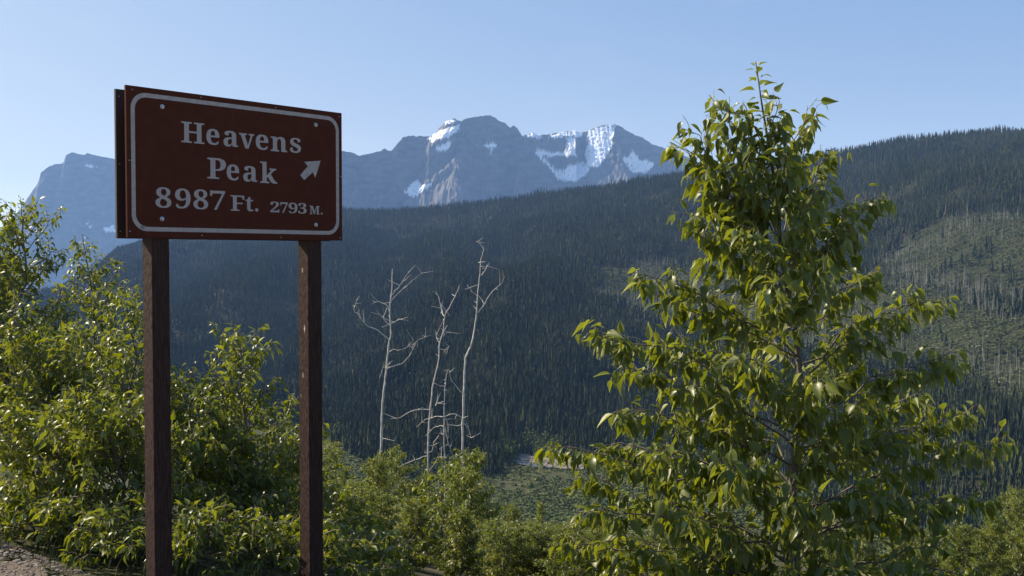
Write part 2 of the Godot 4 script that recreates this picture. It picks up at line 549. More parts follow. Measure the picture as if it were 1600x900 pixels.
	for t in dead:
		var px := px_of(t.origin)
		if alone < 290 and px.x > 900.0 and px.x < 1600.0 and px.y < 720.0:
			var o := part(numbered("burnt_snag"), snags[alone % 4], snag_mat, self, t)
			meta(o, "bare grey dead trunk standing on the old burn of the far slope", "dead tree", "dead trunks on the burnt slope")
			alone += 1
		else:
			rest.append(t)
	meta(scatter("standing_deadwood", snags[0], snag_mat, rest, PackedColorArray(), self), "thin grey dead trunks scattered over the far slope", "dead trees", "", "stuff")
	var bush := clump(r, 14, 0.22, 0.8)
	meta(scatter("burn_undergrowth", bush, tinted(), brush, brush_tint, self), "low green undergrowth between the dead trunks of the burn", "undergrowth", "", "stuff")
	# valley meadow: low brush and fallen wood
	var low := []
	var low_tint := PackedColorArray()
	for k in 60000:
		var dd := r.randf_range(490.0, 800.0)
		var s := r.randf_range(-0.32, 0.56)
		if dd > table(foot_far, s): continue
		var x := s * dd
		var n := patchy.get_noise_2d(x * 3.0, dd * 3.0)
		if n < r.randf_range(-0.7, 0.1): continue
		low.append(Transform3D(Basis(Vector3.UP, r.randf() * TAU).scaled(Vector3(1, 0.6, 1) * (pow(r.randf(), 2.0) * 3.4 + 0.8)), Vector3(x, ground(x, dd), -dd)))
		low_tint.append(Color(0.045, 0.07, 0.02).lerp(Color(0.13, 0.14, 0.05), r.randf()))
	meta(scatter("meadow_brush", bush, tinted(), low, low_tint, self), "low green brush over the valley meadow", "brush", "", "stuff")

func build_river() -> void:
	var bar := [[795, 708], [812, 708.5], [835, 711], [862, 716], [893, 722], [912, 727], [912, 733], [885, 732.5], [862, 730], [836, 724.5], [812, 717], [797, 712]]
	var water := [[796, 712.5], [812, 717.5], [836, 725], [862, 730.5], [840, 730], [812, 725], [798, 719]]
	for k in 2:
		var pts := PackedVector2Array()
		for q in ([bar, water][k]):
			var p := at_px(q[0], q[1], 100.0) - EYE
			var f := (VALLEY + 1.6 - EYE.y + k * 0.25 - 0.3) / p.y
			pts.append(Vector2(p.x, p.z) * f)
		var tri := Geometry2D.triangulate_polygon(pts)
		var v := PackedVector3Array()
		var c := PackedColorArray()
		for p in pts:
			v.append(Vector3(p.x, VALLEY + 1.3 + k * 0.25, p.y))
		var m := arrays_mesh(v, tri, false)
		if k == 0:
			var g := mat(1, 1, 1)
			g.albedo_texture = noise_tex(0.03, lin(0.06, 0.05, 0.042), lin(0.24, 0.2, 0.175), 5)
			g.uv1_triplanar = true
			g.uv1_world_triplanar = true
			g.uv1_scale = Vector3.ONE * 0.02
			structure("gravel_bar", m, g, "pale gravel bar beside the creek on the valley floor")
		else:
			structure("water", m, mat(0.05, 0.055, 0.055, 0.45), "narrow strip of creek water beside the gravel bar")

# ---------------------------------------------------------------- leaves and saplings
func make_leaf(bend: float, fold: float, wide: float, rich := true) -> ArrayMesh:
	# petiole from the origin along +y, then a pointed oval blade; +z is its upper side; unit long
	var ts := [0.0, 0.1, 0.26, 0.48, 0.72, 1.0] if rich else [0.0, 0.3, 1.0]
	var ws := [0.03, 0.2, 0.3, 0.25, 0.12, 0.0] if rich else [0.06, 0.29, 0.0]
	var v := PackedVector3Array()
	var idx := PackedInt32Array()
	var stalk := 0.34
	for k in ts.size():
		var t: float = ts[k]
		var w: float = ws[k] * wide
		var z := -bend * t * t
		var y := stalk + t * (1.0 - 0.35 * absf(bend) * t)
		v.append(Vector3(-w, y, z + fold * w))
		v.append(Vector3(0, y, z))
		v.append(Vector3(w, y, z + fold * w))
	for k in ts.size() - 1:
		var a := k * 3
		for h in 2:
			var p := a + h
			if k == ts.size() - 2:
				idx.append_array([p, p + 4 - h, p + 1])
			else:
				idx.append_array([p, p + 3, p + 1, p + 1, p + 3, p + 4])
	if rich:
		var s := v.size()
		v.append_array([Vector3(-0.012, 0, 0), Vector3(0.012, 0, 0), Vector3(0.01, stalk + 0.02, 0.0), Vector3(-0.01, stalk + 0.02, 0.0)])
		idx.append_array([s, s + 2, s + 1, s, s + 3, s + 2])
	var m := arrays_mesh(v, idx)
	# the paler underside, half a millimetre below
	var under := PackedVector3Array()
	for p in v.slice(0, ts.size() * 3): under.append(p - Vector3(0, 0, 0.006))
	var back := PackedInt32Array()
	for k in range(0, idx.size() - (6 if rich else 0), 3): back.append_array([idx[k], idx[k + 2], idx[k + 1]])
	var low := arrays_mesh(under, back)
	m.add_surface_from_arrays(Mesh.PRIMITIVE_TRIANGLES, low.surface_get_arrays(0))
	return m

func leaf_material(c: Array, back: Array, rough: float) -> StandardMaterial3D:
	var m := mat(c[0], c[1], c[2], rough, 0.4)
	m.backlight_enabled = true
	m.backlight = lin(back[0], back[1], back[2])
	return m

func build_leaf_kinds() -> void:
	# upper side dark and glossy, underside pale and dull; both let light through
	var greens := [leaf_material([0.054, 0.068, 0.011], [0.5, 0.54, 0.027], 0.42), leaf_material([0.076, 0.09, 0.015], [0.62, 0.65, 0.03], 0.45), leaf_material([0.042, 0.054, 0.01], [0.42, 0.47, 0.022], 0.4)]
	var pale := leaf_material([0.18, 0.2, 0.085], [0.6, 0.63, 0.2], 0.6)
	var forms := [[0.35, 0.4, 0.8], [0.12, 0.6, 0.7], [0.6, 0.3, 0.68]]
	for k in 3:
		var m := make_leaf(forms[k][0], forms[k][1], forms[k][2])
		m.surface_set_material(0, greens[k])
		m.surface_set_material(1, pale)
		leaf_mesh.append(m)
		var f := make_leaf(forms[k][0], forms[k][1], forms[k][2] * 1.05, false)
		f.surface_set_material(0, greens[k])
		f.surface_set_material(1, pale)
		far_leaf_mesh.append(f)
	bark = mat(0.2, 0.175, 0.14, 0.85)
	bark.albedo_texture = noise_tex(0.02, Color(0.55, 0.52, 0.48), Color(1, 1, 1), 12, 256)
	bark.uv1_triplanar = true
	bark.uv1_scale = Vector3.ONE * 6.0
	twig_mat = mat(0.15, 0.125, 0.075, 0.7)

var crop := []   # leaves gathered while a sapling grows: [kind, transform]

func leaves_along(path: PackedVector3Array, from: float, step: float, size: float, droop: float, r: RandomNumberGenerator) -> void:
	var total := 0.0
	for k in path.size() - 1:
		total += path[k].distance_to(path[k + 1])
	var gone := 0.0
	var next := total * from
	var turn := r.randf() * TAU
	for k in path.size() - 1:
		var a := path[k]
		var b := path[k + 1]
		var l := a.distance_to(b)
		var t := (b - a) / maxf(l, 1e-5)
		while next < gone + l:
			turn += 2.4 + r.randf_range(-0.4, 0.4)
			put_leaf(a + t * (next - gone), t, turn, size * lerpf(1.0, 0.62, pow(next / total, 5.0)), droop, r)
			next += step * r.randf_range(0.7, 1.3)
		gone += l

func put_leaf(p: Vector3, t: Vector3, turn: float, size: float, droop: float, r: RandomNumberGenerator) -> void:
	var side := t.cross(Vector3(0.3, 0.9, 0.2) if absf(t.y) < 0.9 else Vector3(1, 0, 0)).normalized()
	var out := side.rotated(t, turn)
	var axis := ((out * 0.85 + t * 0.5) * (1.0 - droop) + Vector3.DOWN * droop * r.randf_range(0.6, 1.3) + Vector3(r.randfn(), r.randfn(), r.randfn()) * 0.16).normalized()
	var up := (Vector3.UP * 0.7 + out * 0.5 + Vector3(r.randfn(), r.randfn(), r.randfn()) * 0.42)
	up = (up - axis * up.dot(axis))
	up = up.normalized() if up.length() > 0.05 else axis.cross(Vector3(0.6, 0.1, 0.7)).normalized()
	var z := size * (0.5 + 0.75 * sqrt(r.randf()))
	crop.append([r.randi() % 3, Transform3D(Basis(axis.cross(up), axis, up).scaled(Vector3.ONE * z), p)])

func bend_path(a: Vector3, b: Vector3, lift: float, n: int, r: RandomNumberGenerator) -> PackedVector3Array:
	var mid := a.lerp(b, 0.55) + Vector3.UP * a.distance_to(b) * lift
	var out := PackedVector3Array()
	var jog := a.distance_to(b) * 0.025
	for k in n + 1:
		var t := k / float(n)
		var p := a.lerp(mid, t).lerp(mid.lerp(b, t), t)
		if k > 0 and k < n: p += Vector3(r.randfn(), r.randfn(), r.randfn()) * jog
		out.append(p)
	return out

func grow_branch(root: Node3D, a: Vector3, b: Vector3, rad: float, o: Dictionary, r: RandomNumberGenerator) -> void:
	var g := Bag.new()
	var l := a.distance_to(b)
	var path := bend_path(a, b, o.lift, 7, r)
	tube(g, path, rad, 0.0018, 5)
	leaves_along(path, 0.3, o.step, o.leaf, o.droop, r)
	var count := int(l / float(o.twig_gap))
	for k in count:
		var f := lerpf(0.22, 0.95, (k + r.randf()) / maxf(count, 1))
		var i := mini(int(f * 7.0), 6)
		var p := path[i].lerp(path[i + 1], f * 7.0 - i)
		var t := (path[i + 1] - path[i]).normalized()
		var out := t.cross(Vector3(r.randfn(), r.randfn(), r.randfn())).normalized()
		var tl: float = minf(o.twig, l * 0.32) * r.randf_range(0.5, 1.2) * (1.15 - 0.6 * f)
		var end := p + (t * 0.75 + out * 0.75 + Vector3.UP * 0.32).normalized() * tl
		var tp := bend_path(p, end, 0.08, 3, r)
		tube(g, tp, minf(rad * 0.4, 0.003), 0.0012, 4)
		leaves_along(tp, 0.2, o.step, o.leaf, o.droop, r)
	part("branch", arrays_mesh(g.v, g.i), twig_mat if rad < 0.006 else bark, root)

func finish_sapling(root: Node3D, single: int, far := false) -> void:
	# the leaves that show largest are parts of their own, the others one mass per leaf form
	var eye := EYE - root.position
	crop.sort_custom(func(a, b): return a[1].origin.distance_squared_to(eye) < b[1].origin.distance_squared_to(eye))
	var rest := [[], [], []]
	var n := crop.size()
	# spread the single leaves over the near half of the crown
	var every := maxi(1, int(n * 0.5 / maxf(single, 1)))
	var done := 0
	for k in n:
		var c: Array = crop[k]
		if done < single and k % every == 0:
			part("leaf", leaf_mesh[c[0]], null, root, c[1])
			done += 1
		else:
			rest[c[0]].append(c[1])
	for k in 3:
		scatter("foliage", (far_leaf_mesh if far else leaf_mesh)[k], null, rest[k], PackedColorArray(), root)
	crop = []

func auto_sapling(called: String, label: String, base: Vector3, top: Vector3, spread: float, branches: int, o: Dictionary, single: int, far: bool, seed_: int, group := "") -> Node3D:
	var r := RandomNumberGenerator.new()
	r.seed = seed_
	var root := thing(called, label, "sapling", base, group)
	var h := top - base
	var pts := PackedVector3Array()
	for k in 8:
		var f := k / 7.0
		pts.append(h * f + Vector3(r.randfn(), 0, r.randfn()) * 0.025 * h.y * sin(PI * f))
	var path := smoothed(pts, 2)
	var g := Bag.new()
	var rad := 0.009 * h.y + 0.004
	tube(g, path, rad, 0.002, 6)
	part("trunk", arrays_mesh(g.v, g.i), bark, root)
	leaves_along(path, 0.72, o.step * 0.8, o.leaf, o.droop * 0.6, r)
	var turn := r.randf() * TAU
	for k in branches:
		var f := lerpf(o.get("first", 0.06), 0.93, pow((k + 0.5) / branches, 0.9))
		turn += 2.4 + r.randf_range(-0.5, 0.5)
		var i := f * (path.size() - 1)
		var p := path[int(i)].lerp(path[mini(int(i) + 1, path.size() - 1)], i - int(i))
		var l := spread * 0.85 * (pow(1.0 - f, o.get("taper", 0.75)) * 0.9 + 0.12) * r.randf_range(0.7, 1.25)
		var b := p + Vector3(cos(turn) * l, l * o.get("rise", 0.62) * r.randf_range(0.6, 1.3), sin(turn) * l)
		grow_branch(root, p, b, rad * 0.5 * (1.0 - f) + 0.002, o, r)
	finish_sapling(root, single, far)
	return root

func build_big_sapling() -> void:
	var r := RandomNumberGenerator.new()
	r.seed = 4021
	var depth := 5.6
	var line := [[1243, 1010], [1244, 930], [1243, 860], [1238, 780], [1243, 700], [1250, 640], [1248, 560], [1235, 480], [1222, 400], [1212, 300], [1200, 220], [1190, 160], [1181, 98]]
	var base := at_px(1243, 1010, depth)
	var root := thing("cottonwood_sapling", "tall cottonwood sapling with large hanging pointed leaves, reaching above the forest ridge", "sapling", base)
	var pts := PackedVector3Array()
	for q in line:
		pts.append(at_px(q[0], q[1], depth) - base)
	var path := smoothed(pts, 3)
	var g := Bag.new()
	tube(g, path, 0.03, 0.0025, 8, 0.06)
	part("trunk", arrays_mesh(g.v, g.i), bark, root)
	var o := {"lift": 0.1, "step": 0.025, "leaf": 0.1, "droop": 0.56, "twig": 0.22, "twig_gap": 0.065}
	var top_bit := PackedVector3Array()
	for k in range(path.size() - 9, path.size()): top_bit.append(path[k])
	leaves_along(top_bit, 0.0, 0.013, 0.082, 0.22, r)
	# tips: column, row, metres nearer (-) or farther (+), row where the branch leaves the trunk
	var tips := [[1060, 198, -0.1, 345], [1108, 148, 0.05, 270], [1046, 222, 0.1, 380], [1130, 210, -0.1, 300], [1080, 330, -0.2, 440], [1105, 400, 0.15, 490],
		[990, 425, -0.2, 560], [903, 515, -0.35, 650], [962, 575, 0.1, 680], [955, 645, -0.25, 730], [840, 700, -0.3, 800], [885, 762, 0.25, 850], [868, 850, -0.2, 940], [930, 700, 0.35, 770], [1020, 530, 0.35, 620], [1000, 860, -0.6, 940], [1030, 470, 0.0, 560],
		[1262, 166, 0.1, 270], [1303, 232, 0.15, 350], [1285, 285, -0.1, 380], [1387, 305, 0.0, 430], [1372, 420, 0.1, 530], [1465, 462, 0.2, 570], [1492, 545, -0.2, 660], [1405, 500, -0.3, 600], [1440, 620, 0.3, 710], [1592, 690, 0.2, 800], [1530, 650, 0.4, 750], [1560, 775, 0.1, 850], [1480, 850, -0.4, 940], [1520, 885, 0.2, 970], [1390, 750, -0.5, 830], [1350, 640, -0.5, 730],
		[1200, 440, -0.6, 560], [1290, 420, -0.5, 520], [1150, 555, -0.7, 660], [1265, 590, -0.8, 700], [1120, 720, -0.9, 820], [1230, 780, -0.9, 880], [1330, 850, -0.8, 940], [1050, 790, -0.8, 890], [1175, 350, -0.35, 440], [1160, 250, -0.2, 340], [1225, 235, -0.2, 320], [1255, 325, -0.3, 420],
		[1180, 500, 0.6, 600], [1300, 550, 0.7, 660], [1130, 640, 0.8, 740], [1330, 690, 0.8, 780], [1200, 740, 0.9, 840], [1060, 640, 0.6, 760], [1400, 800, 0.7, 880], [980, 780, 0.5, 870], [1240, 450, 0.4, 540], [1100, 880, -0.5, 970], [930, 890, 0.1, 980], [1240, 880, -0.7, 970], [1400, 890, 0.1, 980], [1010, 700, -0.5, 790], [1080, 600, -0.4, 700], [900, 800, -0.5, 880], [960, 840, 0.3, 920], [1040, 720, 0.3, 800], [1290, 690, -0.5, 760], [1420, 690, 0.0, 760], [1450, 780, -0.2, 840], [1300, 780, 0.3, 850], [1350, 560, 0.1, 640], [1180, 860, -0.3, 930], [1050, 880, 0.4, 950], [1235, 205, -0.1, 290], [1250, 255, 0.1, 340], [1100, 262, -0.1, 370], [1290, 325, 0.1, 430], [1335, 325, -0.1, 420], [1100, 300, 0.1, 390], [1160, 160, 0.1, 230], [1215, 150, -0.1, 215]]
	for t in tips:
		var k := 0
		var want := at_px(1240, t[3] + (45 if t[3] < 450 else 0), depth).y - base.y
		while k < path.size() - 2 and path[k + 1].y < want: k += 1
		var a := path[k].lerp(path[k + 1], clampf((want - path[k].y) / (path[k + 1].y - path[k].y), 0.0, 1.0))
		var b := at_px(t[0], t[1], depth + t[2]) - base
		o.twig_gap = 0.085 if t[3] > 780 else 0.065
		grow_branch(root, a, b, 0.0035 + 0.006 * clampf(1.0 - a.y / 3.2, 0.0, 1.0), o, r)
	finish_sapling(root, 300)

func build_left_saplings() -> void:
	var o := {"lift": 0.08, "step": 0.024, "leaf": 0.062, "droop": 0.42, "twig": 0.22, "twig_gap": 0.05, "rise": 1.15, "first": 0.02, "taper": 0.6}
	# column of the leader, row of its top, depth, spread, branches, label
	var list := [
		[32, 308, 8.2, 0.6, 60, "tall dark leafy sapling whose tip stands before the pale far mountain"],
		[128, 366, 8.7, 0.5, 50, "leafy sapling between the tallest roadside sapling and the sign, its top before the far mountain"],
		[-60, 345, 8.5, 0.8, 54, "dark leafy sapling on the far side of the tallest roadside sapling from the sign"],
		[196, 452, 6.9, 0.5, 40, "bright leafy sapling whose tip rises just beside the first sign post"],
		[100, 520, 7.3, 0.6, 40, "leafy sapling in the middle of the thicket beside the gravel shoulder"],
		[374, 515, 7.0, 0.5, 42, "leafy sapling with its pointed top seen between the two sign posts"],
		[292, 610, 7.6, 0.6, 40, "dark leafy sapling right behind the first sign post"],
		[432, 660, 7.9, 0.45, 30, "low leafy sapling just behind the second sign post"],
		[20, 480, 7.4, 0.6, 34, "dense leafy sapling right in front of the tallest roadside sapling"],
		[330, 690, 6.6, 0.5, 30, "low dark leafy sapling filling the gap between the sign posts"],
		[420, 740, 6.7, 0.5, 28, "low dark leafy sapling close beside the second sign post"],
		[520, 760, 7.6, 0.55, 30, "low leafy sapling on the valley side of the second sign post"],
		[250, 740, 6.0, 0.45, 28, "low leafy sapling at the foot of the first sign post"],
		[30, 745, 6.0, 0.4, 30, "knee high leafy shrub at the edge of the gravel, farthest from the sign"],
		[100, 775, 5.85, 0.38, 28, "knee high leafy shrub at the edge of the gravel below the sapling thicket"],
		[165, 790, 5.6, 0.36, 28, "knee high leafy shrub at the edge of the gravel, next to the first sign post"],
		[300, 790, 5.6, 0.4, 28, "knee high dark leafy shrub on the ground between the sign posts"],
		[390, 800, 5.7, 0.4, 28, "knee high dark leafy shrub at the foot of the second sign post"],
		[480, 820, 5.9, 0.42, 28, "knee high leafy shrub on the slope just past the second sign post"],
		[560, 830, 6.6, 0.45, 28, "knee high leafy shrub on the slope between the sign and the dead trees"],
		[60, 660, 6.4, 0.5, 30, "low leafy sapling at the edge of the gravel shoulder"],
		[170, 640, 6.2, 0.55, 36, "sunlit leafy sapling overhanging the gravel shoulder near the first sign post"]]
	for k in list.size():
		var q: Array = list[k]
		var top := at_px(q[0], q[1], q[2])
		var x: float = top.x
		var base := Vector3(x + 0.1, ground(x, q[2]) - 0.03, -q[2])
		o["rise"] = 0.35 if q[1] > 735 else 1.1
		auto_sapling("roadside_sapling", q[5], base, top, q[3], q[4], o, 300, false, 900 + k, "roadside saplings behind the sign")

func build_slope_saplings() -> void:
	var o := {"lift": 0.06, "step": 0.022, "leaf": 0.085, "taper": 0.8, "droop": 0.35, "twig": 0.24, "twig_gap": 0.045, "rise": 1.25, "first": 0.02}
	var protos := []
	var labels := ["narrow pointed leafy sapling in the thicket on the slope below the road", "low spreading leafy bush in the thicket on the slope below the road", "rounded upright leafy sapling in the thicket on the slope below the road", "widest flat topped leafy bush in the thicket on the slope below the road", "slim leaning leafy sapling in the thicket on the slope below the road"]
	var group := "saplings in the slope thicket"
	# a nearer one below the dead trees first, then the thicket
	var top0 := at_px(694, 716, 11.0)
	auto_sapling("slope_sapling", "dark leafy sapling with its pointed top before the foot of the bleached dead trees", Vector3(top0.x, ground(top0.x, 11.0), -11.0), top0, 0.55, 30, {"lift": 0.08, "step": 0.03, "leaf": 0.068, "droop": 0.45, "twig": 0.22, "twig_gap": 0.09, "rise": 0.7}, 0, false, 51)
	var spots := [[532, 735, 20], [560, 752, 17], [590, 712, 22], [612, 700, 24], [645, 745, 24], [668, 735, 26], [722, 728, 18], [738, 700, 21], [775, 775, 27], [806, 752, 30], [842, 748, 31], [826, 790, 24], [868, 790, 26], [790, 800, 22], [745, 790, 20], [905, 800, 28], [940, 770, 26], [700, 800, 18], [655, 800, 17], [610, 790, 16], [570, 810, 14], [530, 800, 13], [500, 770, 15], [470, 760, 16], [440, 690, 17], [455, 720, 14], [545, 850, 10.5], [600, 860, 11.5], [650, 850, 13], [760, 850, 14], [810, 850, 17], [860, 860, 18], [905, 860, 20], [950, 850, 21], [1000, 860, 22], [720, 870, 10.5], [790, 885, 12], [850, 890, 13], [1590, 765, 15], [1555, 800, 14], [1620, 790, 16], [1530, 850, 16], [1480, 860, 18], [1080, 830, 24], [1160, 820, 26], [1240, 830, 25], [1320, 830, 24], [1400, 840, 22], [520, 690, 26], [400, 720, 12], [340, 740, 12], [480, 850, 10]]
	var r := RandomNumberGenerator.new()
	r.seed = 31
	for k in 84:
		var dd := r.randf_range(10.0, 34.0)
		var u := r.randf_range(430, 960) if k % 4 else r.randf_range(960, 1640)
		spots.append([u, lerpf(850.0, 775.0, (dd - 10.0) / 24.0) + r.randf_range(-15, 35), dd])
	for k in 5:
		o["rise"] = [1.25, 0.6, 0.9, 0.5, 1.1][k]
		o["taper"] = [0.8, 0.45, 0.6, 0.4, 0.7][k]
		var p := auto_sapling("slope_sapling", labels[k], Vector3(0, 0, 0), Vector3(0.05 * k, 2.6, 0.03), [0.6, 1.0, 0.8, 1.1, 0.7][k], [56, 46, 50, 44, 52][k], o, 0, true, 300 + k, group)
		protos.append(p)
	for k in spots.size():
		var q: Array = spots[k]
		var d := float(q[2])
		var top := at_px(q[0], q[1] + (34 if q[0] > 745 and q[0] < 1000 else 0), d)
		var base := Vector3(top.x, ground(top.x, d) - 0.05, -d)
		var n: Node3D
		if k < 5:
			n = protos[k]
		else:
			n = protos[k % 5].duplicate()
			n.name = numbered("slope_sapling")
			add_child(n)
		var tall := maxf(top.y - base.y, 0.9)
		n.position = base
		n.basis = Basis(Vector3.UP, r.randf() * TAU).scaled(Vector3(clampf(tall / 2.6, 0.55, 1.2) * r.randf_range(0.7, 1.05), tall / 2.6, clampf(tall / 2.6, 0.55, 1.2) * 0.9))

func kinked(p: PackedVector3Array, by: float, r: RandomNumberGenerator) -> PackedVector3Array:
	var out := p.duplicate()
	for k in range(1, p.size() - 1): out[k] += Vector3(r.randfn(), r.randfn(), r.randfn()) * by
	return out

func build_dead_trees() -> void:
	var wood := mat(0.85, 0.81, 0.75, 0.8)
	wood.albedo_texture = noise_tex(0.03, Color(0.6, 0.57, 0.54), Color(1, 1, 1), 41, 256)
	wood.uv1_triplanar = true
	wood.uv1_scale = Vector3(2, 0.7, 2)
	var d := 28.0
	var list := [
		{"label": "bleached dead tree with a broken top and one long crooked limb", "trunk": [[583, 900], [583, 800], [588, 760], [594, 720], [596, 690], [597, 640], [601, 600], [604, 570], [608, 535], [611, 520], [609, 480], [612, 455], [613, 420]], "r": 0.044, "tip": 0.012,
			"limbs": [[[609, 486], [604, 477], [597, 473], [588, 472], [580, 476]], [[609, 508], [600, 500], [594, 492], [580, 488]], [[611, 506], [618, 502], [626, 499]], [[603, 577], [614, 572], [626, 569], [636, 560], [646, 545], [649, 535], [660, 528], [674, 524]], [[646, 545], [638, 541], [628, 548]], [[649, 540], [646, 532]], [[611, 462], [622, 450], [630, 438], [640, 422]], [[611, 470], [625, 456], [637, 444], [658, 427]], [[607, 530], [590, 516], [574, 509], [560, 492], [562, 483]], [[561, 492], [553, 484], [557, 470]], [[603, 577], [599, 572]]]},
		{"label": "slender bleached dead tree forked near its top, between two thicker dead trees", "trunk": [[670, 900], [669, 800], [669, 757], [669, 693], [673, 633], [677, 600], [685, 565], [687, 536], [692, 519], [695, 494], [704, 477], [711, 463], [718, 446]], "r": 0.032, "tip": 0.007,
			"limbs": [[[694, 494], [690, 486], [692, 470]], [[687, 536], [682, 528], [680, 516]], [[688, 545], [697, 546], [703, 540]], [[692, 526], [699, 519]], [[671, 640], [660, 640], [640, 643], [625, 652], [610, 655]], [[692, 488], [685, 465], [680, 455]], [[670, 712], [655, 716], [630, 727], [602, 746]]]},
		{"label": "tallest bleached dead tree with a V of bare limbs below its tip", "trunk": [[726, 900], [725, 800], [725, 767], [723, 683], [725, 610], [727, 566], [729, 555], [736, 540], [741, 515], [745, 484], [746, 463], [750, 426], [751, 408], [756, 390]], "r": 0.042, "tip": 0.008,
			"limbs": [[[756, 391], [750, 382], [744, 377]], [[748, 488], [757, 474], [770, 455], [781, 445], [789, 432]], [[756, 474], [751, 466], [741, 458], [730, 447]], [[752, 430], [758, 422], [761, 413]], [[725, 615], [715, 607], [706, 594], [701, 577]], [[724, 660], [733, 672], [736, 684]]]},
		{"label": "short bleached dead tree with arching bare limbs", "trunk": [[695, 900], [695, 800], [695, 740], [694, 690], [694, 650], [695, 610], [697, 590], [700, 578]], "r": 0.022, "tip": 0.006,
			"limbs": [[[694, 652], [702, 648], [714, 648], [726, 656], [732, 667]], [[694, 651], [680, 652], [664, 656], [651, 667]], [[694, 665], [685, 665], [675, 671]], [[694, 650], [699, 661], [701, 684]], [[693, 664], [697, 680], [703, 700], [714, 718]], [[700, 686], [694, 678], [686, 677]], [[693, 628], [687, 629], [680, 634]], [[694, 715], [688, 714], [682, 717]], [[694, 722], [700, 730], [700, 737]], [[686, 680], [678, 690], [674, 706]]]}]
	var r := RandomNumberGenerator.new()
	r.seed = 9
	for k in list.size():
		var q: Dictionary = list[k]
		var dep: float = d + [0.0, 1.5, 0.6, -1.0][k]
		var base := at_px(q.trunk[0][0], q.trunk[0][1], dep)
		var root := thing("dead_tree", q.label, "dead tree", base, "bleached dead trees")
		var pts := PackedVector3Array()
		for p in q.trunk: pts.append(at_px(p[0], p[1], dep) - base)
		var g := Bag.new()
		tube(g, kinked(smoothed(pts, 4), 0.005, r), q.r * 0.95, q.tip, 7, 0.14)
		var all := smoothed(pts, 4)
		for j in 7:
			var c := all[int(all.size() * r.randf_range(0.25, 0.98))]
			var a := r.randf() * TAU
			var l := pow(r.randf(), 2.0) * 0.5 + 0.06
			var e := c + Vector3(cos(a), r.randf_range(-0.2, 0.8), sin(a)) * l
			tube(g, kinked(PackedVector3Array([c, c.lerp(e, 0.4), c.lerp(e, 0.7), e]), l * 0.07, r), 0.011, 0.003, 4)
		part("trunk", arrays_mesh(g.v, g.i), wood, root)
		for l in q.limbs:
			var lp := PackedVector3Array()
			var swing := r.randf_range(-0.5, 0.5)
			for j in l.size(): lp.append(at_px(l[j][0], l[j][1], dep + swing * j / float(l.size())) - base)
			var b := Bag.new()
			var sm := kinked(smoothed(lp, 3), 0.01, r)
			tube(b, sm, 0.014, 0.0035, 5, 0.15)
			for j in 3:
				var c := sm[int(sm.size() * r.randf_range(0.4, 0.95))]
				tube(b, PackedVector3Array([c, c + Vector3(r.randfn(), r.randfn() + 0.3, r.randfn()) * 0.16]), 0.007, 0.003, 4)
			part("limb", arrays_mesh(b.v, b.i), wood, root)

# ---------------------------------------------------------------- the sign
const SIGN_U := Vector3(0.668, 0, -0.744)
const SIGN_N := Vector3(0.744, 0, 0.668)
var sign_at := Vector3(-1.744, 1.687, -4.65)

func on_panel(u: float, v: float) -> Vector2:
	# photograph pixel -> metres along and up the front face
	var ray := at_px(u, v, 1.0) - EYE
	var f := (sign_at - EYE).dot(SIGN_N) / ray.dot(SIGN_N)
	var p := EYE + ray * f - sign_at
	return Vector2(p.dot(SIGN_U), p.y)

func zoomed(x: float, y: float) -> Vector2:
	return on_panel(170.0 + x / 3.3342, 120.0 + y / 3.3342)

func flat_shape(p: PackedVector2Array, thick: float) -> ArrayMesh:
	var b := Bag.new()
	var tri := Geometry2D.triangulate_polygon(p)
	for q in p: b.v.append(Vector3(q.x, q.y, thick))
	for k in range(0, tri.size(), 3):
		var a := p[tri[k]]
		var turns := (p[tri[k + 1]] - a).cross(p[tri[k + 2]] - a) > 0.0
		b.i.append_array([tri[k], tri[k + 2], tri[k + 1]] if turns else [tri[k], tri[k + 1], tri[k + 2]])
	return arrays_mesh(b.v, b.i, false)

func rounded(lo: Vector2, hi: Vector2, rad: float) -> PackedVector2Array:
	var out := PackedVector2Array()
	for k in 4:
		var c := Vector2(hi.x - rad if k == 0 or k == 3 else lo.x + rad, hi.y - rad if k < 2 else lo.y + rad)
		for j in 9:
			var a := PI / 2 * (k + j / 8.0)
			out.append(c + Vector2(cos(a), sin(a)) * rad)
	return out

